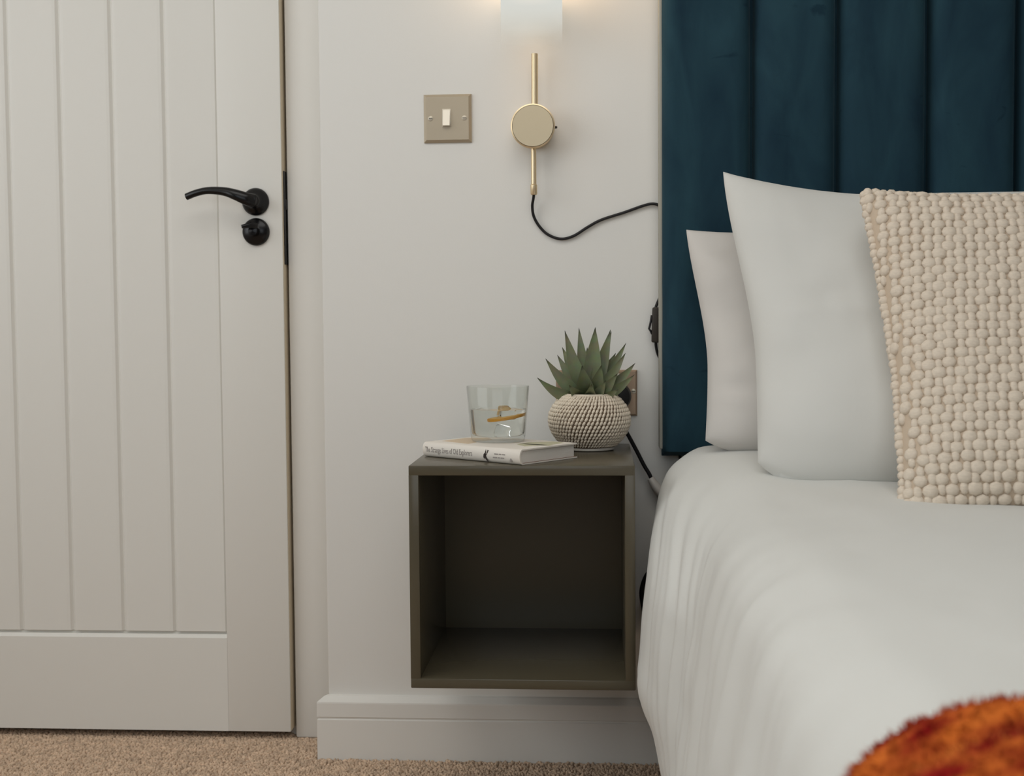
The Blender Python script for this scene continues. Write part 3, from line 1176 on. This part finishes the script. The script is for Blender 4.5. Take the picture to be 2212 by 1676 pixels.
# ------------------------------------------------------------------ tumbler of water
ZG = ZT + BT + .0008
GX, GY = -.1665, -.2085
tg = lathe('glass_tumbler', [(.0, .0), (.040, .0), (.0440, .0025), (.0455, .012), (.0518, .0905), (.0512, .0914), (.0506, .0905), (.0440, .016), (.0425, .0115), (.038, .0095), (.0, .009)], glass_m, None, 64, (GX, GY, ZG), 'z', False, False, (GX, GY, ZG), 60)
tag(tg, 'clear glass tumbler of iced water standing on the cream book', 'glass')
wr = lathe('water', [(0, .0093), (.038, .0098), (.0420, .0118), (.0438, .016), (.0468, .0525), (.0468, .0530), (.0, .0530)], water_m, None, 64, (GX, GY, ZG), 'z', False, False, (GX, GY, ZG), 60)
tag(wr, 'clear water half filling the tumbler on the book', 'water')
os_ = thing('orange_slice', 'thin orange slice floating tilted in the tumbler of water', 'fruit slice', (GX + .016, GY, ZG + .040))
V, F = lathe_vf([(0, 0), (.0255, 0), (.0255, .0045), (0, .0045)], 32, (0, 0, 0), 'z', False, False)
SM = Matrix.Translation((GX + .0150, GY - .004, ZG + .0385)) @ Matrix.Rotation(math.radians(-9), 4, 'Y') @ Matrix.Rotation(math.radians(3), 4, 'X')
build('flesh', [tuple(SM @ Vector(v)) for v in V], F, orange_flesh, os_, True, None, 40)
V, F = lathe_vf([(.0256, -.0001), (.0282, .0003), (.0286, .0023), (.0282, .0044), (.0256, .0046)], 32, (0, 0, 0), 'z', False, False)
build('rind', [tuple(SM @ Vector(v)) for v in V], F, orange_rind, os_, True, None, 60)
for q, (ix, iy, iz, lab) in enumerate(((.010, .010, .0475, 'clear ice cube floating above the orange slice in the tumbler'), (.006, -.006, .021, 'clear ice cube sunk beneath the orange slice in the tumbler'))):
    bm = bm_box(-.010, .010, -.009, .009, -.009, .009, .0035, 3)
    IM = Matrix.Translation((GX + ix, GY + iy, ZG + iz)) @ Matrix.Rotation(.5 + q, 4, 'Z') @ Matrix.Rotation(.35, 4, 'X')
    for v in bm.verts:
        v.co = IM @ v.co
    io = build_bm('ice_cube', bm, ice_m, None, True, (GX + ix, GY + iy, ZG + iz))
    tag(io, lab, 'ice')

# ------------------------------------------------------------------ potted succulent
PX_, PY_ = -.0165, -.1050
pp = thing('potted_succulent', 'spiky green succulent in a round woven cord pot on the cube', 'plant', (PX_, PY_, ZT))
prf = [(.0, .0), (.0400, .0), (.0425, .0015), (.0430, .0050), (.0460, .0085), (.0560, .0180), (.0640, .0290), (.0690, .0410), (.0705, .0520), (.0690, .0640), (.0630, .0760), (.0540, .0870), (.0450, .0940), (.0400, .0960), (.0365, .0945), (.035, .088), (0, .086)]
pot = lathe('pot', prf[:5] + [(r_ - .0012, h_) for r_, h_ in prf[5:14]] + prf[14:15] + [(.035, .088), (0, .0875)], basket_in, pp, 64, (PX_, PY_, ZT), 'z', False, False)
lathe('foot_ring', [(0, .0002), (.0405, .0002), (.0432, .0018), (.0436, .0055), (.0415, .0075), (0, .0075)], pale_ceramic, pot, 56, (PX_, PY_, ZT), 'z', False, False)


def rprof(h_):
    for (r0, h0), (r1, h1) in zip(prf[4:13], prf[5:14]):
        if h0 <= h_ <= h1:
            t_ = (h_ - h0) / (h1 - h0)
            return r0 + (r1 - r0) * t_, (r1 - r0, h1 - h0)
    return prf[13][0], (-.005, .002)


mats_, pos_ = [], []
sph_v, sph_f = dome(6, 3)
# rows follow the arc length of the wall
arc = []
hh = .0075
while hh < .0935:
    r_, (dr_, dh_) = rprof(hh)
    arc.append(hh)
    hh += .0068 * dh_ / math.hypot(dr_, dh_)
for k, h_ in enumerate(arc):
    r_, (dr_, dh_) = rprof(h_)
    l_ = math.hypot(dr_, dh_)
    cnt = 62
    tight = h_ > .078
    for q in range(cnt):
        a_ = 2 * math.pi * (q + .42 * k) / cnt + random.uniform(-.01, .01)
        tang = Vector((-math.sin(a_), math.cos(a_), 0))
        upv = Vector((math.cos(a_) * dr_ / l_, math.sin(a_) * dr_ / l_, dh_ / l_))
        nrm = tang.cross(upv).normalized()
        lean = .55 if not tight else .35
        d1 = (upv * math.cos(lean) + tang * math.sin(lean)).normalized()
        d2 = nrm.cross(d1).normalized()
        L_ = .0049
        W_ = (r_ * math.pi / cnt) * (.74 if not tight else .95)
        mm = Matrix((d1 * L_, d2 * W_, nrm * .0024)).transposed()
        mats_.append(np.array(mm))
        pos_.append(np.array((PX_ + math.cos(a_) * (r_ - .0005), PY_ + math.sin(a_) * (r_ - .0005), ZT + h_)))
many('woven_cord', sph_v, sph_f, mats_, pos_, cord_m, pot)
V, F = [], []
for k_, rr in enumerate((.0395, .0428)):
    ring = [Vector((PX_ + rr * math.cos(t_), PY_ + rr * math.sin(t_), ZT + .0955 - .0012 * k_)) for t_ in [2 * math.pi * q / 48 for q in range(49)]]
    v_, f_ = tube_vf(ring, .0020, 8)
    F += [[i + len(V) for i in f] for f in f_]
    V += v_
build('rim_cord', V, F, cord_m, pot, True)
lathe('soil', [(0, .0950), (.020, .0945), (.0345, .0905), (.0345, .0880)], soil, pp, 32, (PX_, PY_, ZT), 'z', False, False)


def leaf(tip, width, depth=0.0, basex=0.0, bend=.0, basez=.0, cup=.35, face=None):
    """a fleshy pointed leaf from the crown to tip (world x, z; depth is y from the crown, minus = to the viewer)"""
    T_ = Vector((tip[0], PY_ + depth, tip[1]))
    Bq = Vector((PX_ + basex, PY_ + depth * .10, ZT + .0930 + basez))
    d_ = T_ - Bq
    side0 = Vector((1, 0, 0)) if abs(d_.x) < abs(d_.z) * 1.2 else Vector((0, 0, 1))
    view = Vector((0, -1, 0))
    lat = d_.cross(view).normalized() if face is None else Vector(face).normalized()
    nrm = lat.cross(d_).normalized()
    if nrm.dot(view) < 0:
        nrm = -nrm
    out = Vector((d_.x, depth * 1.2, 0))
    L_ = d_.length
    n_ = 16
    Vv, Fv, UV = [], [], []
    for i in range(n_ + 1):
        t_ = i / n_
        c_ = Bq + d_ * t_ + Vector((0, 0, 1)) * (-bend * L_ * math.sin(math.pi * t_)) + out * (bend * .35 * math.sin(math.pi * t_))
        wprof = (.62 + .38 * math.sin(math.pi * min(1, t_ / .62) * .5)) if t_ < .35 else 1.0 * (1 - ((t_ - .35) / .65) ** 1.45)
        if t_ < .35:
            wprof = .60 + .40 * sstep(0, .35, t_)
        w_ = width / 2 * max(wprof, .02)
        th_ = width * .16 * max(.06, (1 - t_) ** .6)
        for (a_, b_) in ((-1, cup), (-.55, .08), (0, -.10), (.55, .08), (1, cup), (.5, -.75), (0, -1.15), (-.5, -.75)):
            o_ = lat * (a_ * w_)
            if b_ == cup:
                o_ = o_ + nrm * (cup * w_ * .8)
            elif b_ > -.2:
                o_ = o_ + nrm * (b_ * w_ * .8)
            else:
                o_ = o_ + nrm * (b_ * th_)
            Vv.append(tuple(c_ + o_))
            UV.append((a_ * .5 + .5, t_))
    m_ = 8
    for i in range(n_):
        for k_ in range(m_):
            j_ = (k_ + 1) % m_
            Fv.append([i * m_ + k_, i * m_ + j_, (i + 1) * m_ + j_, (i + 1) * m_ + k_])
    Fv.append(list(range(m_))[::-1])
    Fv.append([n_ * m_ + k_ for k_ in range(m_)])
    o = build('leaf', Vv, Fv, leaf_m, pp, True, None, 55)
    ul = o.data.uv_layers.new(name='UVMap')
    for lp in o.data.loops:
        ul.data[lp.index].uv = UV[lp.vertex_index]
    bmn = bmesh.new()
    bmn.from_mesh(o.data)
    bmesh.ops.recalc_face_normals(bmn, faces=bmn.faces[:])
    bmn.to_mesh(o.data)
    bmn.free()
    return o


# tips measured as world x, z
LEAVES = [
    ((-.1049, .7107), .0215, -.030, -.012, .10, -.004), ((-.0911, .7426), .0225, -.012, -.012, .07, .000),
    ((-.0719, .7481), .0210, .022, -.010, .05, .004), ((-.0638, .7609), .0230, .040, -.008, .03, .006),
    ((-.0580, .7903), .0250, -.002, -.008, .05, .006), ((-.0341, .7949), .0220, .024, -.004, .05, .010),
    ((-.0055, .7955), .0300, -.006, .003, .00, .008), ((.0207, .7914), .0260, .004, .006, .04, .008),
    ((.0225, .7880), .0200, .030, .006, .02, .008), ((.0476, .7681), .0190, .018, .008, .04, .006),
    ((.0460, .7514), .0210, -.010, .010, .06, .004), ((.0626, .7338), .0215, -.004, .012, .06, .000),
    ((.0609, .7147), .0200, -.022, .012, .08, -.002), ((-.0281, .7311), .0300, -.040, -.004, .05, .000),
    ((.0046, .7317), .0270, -.038, .006, .06, .000), ((-.0498, .6984), .0240, -.048, -.008, .08, -.004),
    ((.0316, .7172), .0220, -.036, .010, .06, -.002), ((.0331, .6905), .0190, -.040, .010, .08, -.004),
    ((-.0120, .7000), .0260, -.052, .000, .10, -.004), ((-.020, .760), .024, .045, 0, 0, .006), ((.030, .750), .022, .042, .004, .02, .004),
    ((-.045, .735), .022, .048, -.004, .04, .0), ((.012, .7065), .022, -.052, .004, .08, -.004),
]
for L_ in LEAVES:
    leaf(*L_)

# ================================================================== WALL FITTINGS
# light switch
SX, SZ = -.3122, 1.1290
sw = thing('light_switch', 'square champagne steel light switch plate on the wall beside the lamp', 'switch', (SX + .043, 0, SZ + .043))


def bevelled_plate(name, x0, x1, z0, z1, t_, bev, m, parent, hole=None):
    V_ = [(x0, 0, z0), (x1, 0, z0), (x1, 0, z1), (x0, 0, z1), (x0, -t_ * .45, z0), (x1, -t_ * .45, z0), (x1, -t_ * .45, z1), (x0, -t_ * .45, z1),
          (x0 + bev, -t_, z0 + bev), (x1 - bev, -t_, z0 + bev), (x1 - bev, -t_, z1 - bev), (x0 + bev, -t_, z1 - bev)]
    F_ = [[3, 2, 1, 0], [8, 9, 10, 11]]
    for a_ in (0, 4):
        for i in range(4):
            j = (i + 1) % 4
            F_.append([a_ + i, a_ + j, a_ + 4 + j, a_ + 4 + i])
    o = build(name, V_, F_, m, parent)
    return o


pl = bevelled_plate('plate', SX, SX + .086, SZ, SZ + .086, .0065, .0048, steel, sw)
rcx = SX + .0415
rb = box('rocker_frame', rcx - .0080, rcx + .0080, -.0078, -.0050, SZ + .0275, SZ + .0595, steel_lt, sw, .0006)
V = []
rx0, rx1, rz0, rz1 = rcx - .0062, rcx + .0062, SZ + .0290, SZ + .0575
rzm = (rz0 + rz1) / 2
for x in (rx0, rx1):
    V += [(x, -.0070, rz0), (x, -.0150, rz0), (x, -.0115, rzm), (x, -.0080, rz1), (x, -.0070, rz1)]
build('rocker', V, [[i, (i + 1) % 5, 5 + (i + 1) % 5, 5 + i] for i in range(5)] + [[4, 3, 2, 1, 0], [5, 6, 7, 8, 9]], rocker_m, sw)


def screw(x, z, parent, y0=-.0064, m=None):
    o = lathe('screw', [(0, 0), (.0046, 0), (.0044, .0006), (.003, .0012), (0, .0013)], m or steel_lt, parent, 20, (x, y0, z), 'y', False, False)
    a_ = random.uniform(0, 3)
    box('screw_slot', x - .0034, x + .0034, y0 - .0014, y0 - .0010, z - .0005, z + .0005, ink_dark, o)
    return o


screw(SX + .0125, SZ + .0430, sw)
screw(SX + .0735, SZ + .0430, sw)

# double socket behind the plant
QX0, QX1, QZ0, QZ1 = -.0772, .0690, .6355, .7180
so = thing('double_socket', 'bronze steel double socket plate on the wall behind the plant', 'socket', (-.004, 0, .677))
bevelled_plate('plate', QX0, QX1, QZ0, QZ1, .0065, .0030, copper_steel, so)
for sx_ in (-.0395, .0315):
    bm = bm_box(sx_ - .018, sx_ + .018, -.0070, -.0050, .645, .686, .001)
    build_bm('socket_insert', bm, socket_ins, so)
    box('rocker', sx_ - .006, sx_ + .006, -.0105, -.006, .692, .712, rocker_m, so, .0008)
screw(QX0 + .0115, .677, so)
screw(.0622, .6795, so)

# plug with its cable running to the extension lead
pg = thing('plug', 'round shouldered black plug in the socket with cable running to the floor', 'plug', (.036, -.007, .671))
V, F = lathe_vf([(0, .0072), (.0225, .0072), (.0238, .012), (.0232, .028), (.0205, .036), (.012, .040), (0, .041)], 40, (0, 0, 0), 'y', False, False)
V = [((.0340) + v[0] * 1.02, v[1], .6715 + v[2] * 1.05) for v in V]
build('plug_body', V, F, black_plastic, pg, True, None, 45)
tube('cable', [(.036, -.030, .652), (.039, -.032, .640), (.046, -.030, .615), (.0565, -.024, .594), (.068, -.020, .572), (.080, -.019, .548), (.0895, -.019, .532), (.0945, -.019, .521)], .0036, black_plastic, pg, 6, 10)
# white end of the extension lead
el = thing('extension_socket', 'small white extension socket end hanging between cube and bed', 'extension lead', (.104, -.02, .508))
V, F = tube_vf([Vector((.0915, -.019, .5245)), Vector((.0940, -.019, .5205)), Vector((.0990, -.019, .5125)), Vector((.1060, -.019, .5035)), Vector((.1140, -.019, .4955)), Vector((.1250, -.019, .4880)), Vector((.130, -.019, .485))], [(.0065, .006), (.0085, .007), (.0095, .008), (.0105, .009), (.011, .0095), (.011, .0095), (.008, .007)], 16)
build('extension_body', V, F, white_plastic, el, True, None, 60)
for (x, z) in ((.1000, .5135), (.1035, .5105), (.1080, .5055), (.1115, .5010), (.1045, .5040), (.1150, .4985)):
    lathe('pin_hole', [(0, 0), (.0011, 0), (.0011, .0006), (0, .0006)], dark_brown_plastic, el, 10, (x, -.0264, z), 'y', False, False)
tube('dark_seam', [(.0915, -.0215, .5200), (.0955, -.0220, .5085), (.1015, -.0220, .4995), (.1095, -.022, .4915), (.118, -.022, .4855)], .0022, black_plastic, el, 5, 8)
tube('cable', [(.130, -.019, .485), (.138, -.03, .47), (.128, -.034, .42), (.100, -.034, .372), (.0835, -.034, .350), (.0755, -.034, .325), (.0770, -.034, .300), (.0850, -.034, .262), (.0885, -.034, .24), (.082, -.03, .21), (.0735, -.03, .18), (.078, -.03, .13), (.11, -.03, .06), (.16, -.05, .012)], .0042, black_plastic, el, 8, 10)

# wall lamp
lp = thing('wall_lamp', 'satin brass wall lamp with glowing glass shade beside the headboard', 'lamp', (-.1132, 0, 1.1497))
LX, LZ = -.1140, 1.1500
lathe('mount', [(.0, .0005), (.0345, .0005), (.0350, .002), (.0350, .036), (.0365, .040), (.0386, .0405), (.0392, .0425), (.0388, .0448), (.0365, .0455)], brass, lp, 64, (LX, 0, LZ), 'y', False, False)
lathe('mount_face', [(.0360, .0450), (.0358, .0457), (0, .0458)], brass_face, lp, 64, (LX, 0, LZ), 'y', False, False)
cyl('upper_rod', (LX + .0028, -.028, LZ + .034), (LX + .0034, -.028, 1.2785), .0058, brass, lp)
cyl('lower_rod', (LX + .0003, -.026, LZ - .034), (LX + .0003, -.026, 1.0440), .0047, brass, lp)
lathe('ferrule', [(0, .0), (.0050, .0), (.0062, .002), (.0062, .0175), (.0048, .019), (0, .019)], brass, lp, 24, (LX + .0003, -.026, 1.0310), 'z', False, False)
lathe('dimmer_knob', [(0, 0), (.0022, 0), (.0022, .006), (.0016, .0075), (0, .0075)], dark_brown_plastic, lp, 16, (LX + .0350, -.026, LZ - .0005), 'x', False, False)
lathe('glass_shade', [(.0490, 1.2770), (.0522, 1.2795), (.0535, 1.285), (.0535, 1.5200), (.0525, 1.523), (0, 1.524)], shade_m, lp, 64, (-.1140, -.0615, 0), 'z', False, False)
tube('flex', [(LX + .0003, -.026, 1.0315), (-.1150, -.0215, 1.0240), (-.1172, -.0140, 1.0120), (-.1150, -.0080, .9945), (-.1045, -.0055, .9760), (-.0890, -.0050, .9615), (-.0670, -.0050, .9540), (-.0440, -.0050, .9590), (-.0185, -.0050, .9745), (.0062, -.0050, .9872), (.0475, -.0050, 1.0000), (.0800, -.0055, 1.0110), (.0965, -.0060, 1.0142), (.1090, -.0070, 1.0105), (.1220, -.0075, .995), (.1290, -.0075, .95), (.126, -.0075, .90), (.1165, -.008, .862), (.1085, -.010, .845), (.1028, -.014, .832), (.1012, -.016, .825)], .0026, black_plastic, lp, 8, 8)
isw = bm_box(-.0072, .0072, -.0075, .0075, -.0315, .0315, .003, 3)
IM = Matrix.Translation((.1022, -.0165, .7985)) @ Matrix.Rotation(.03, 4, 'Y')
for v in isw.verts:
    v.co = IM @ v.co
iso = build_bm('inline_switch', isw, dark_brown_plastic, lp, True, None, 40)
V, F = tube_vf([Vector((.0948, -.0165, .816)), Vector((.0930, -.0165, .804)), Vector((.0900, -.0165, .7915)), Vector((.0925, -.0165, .7885)), Vector((.0955, -.0165, .782))], [(.002, .004), (.002, .0045), (.002, .0045), (.002, .0045), (.002, .004)], 10)
build('switch_toggle', V, F, black_plastic, iso, True)
tube('flex', [(.1018, -.0165, .768), (.1028, -.014, .758), (.1060, -.0095, .746), (.1120, -.0075, .734), (.128, -.0070, .70), (.14, -.007, .62), (.15, -.010, .50)], .0026, black_plastic, lp, 7, 8)

# reset any leftover names
for o in sc.objects:
    o.select_set(False)
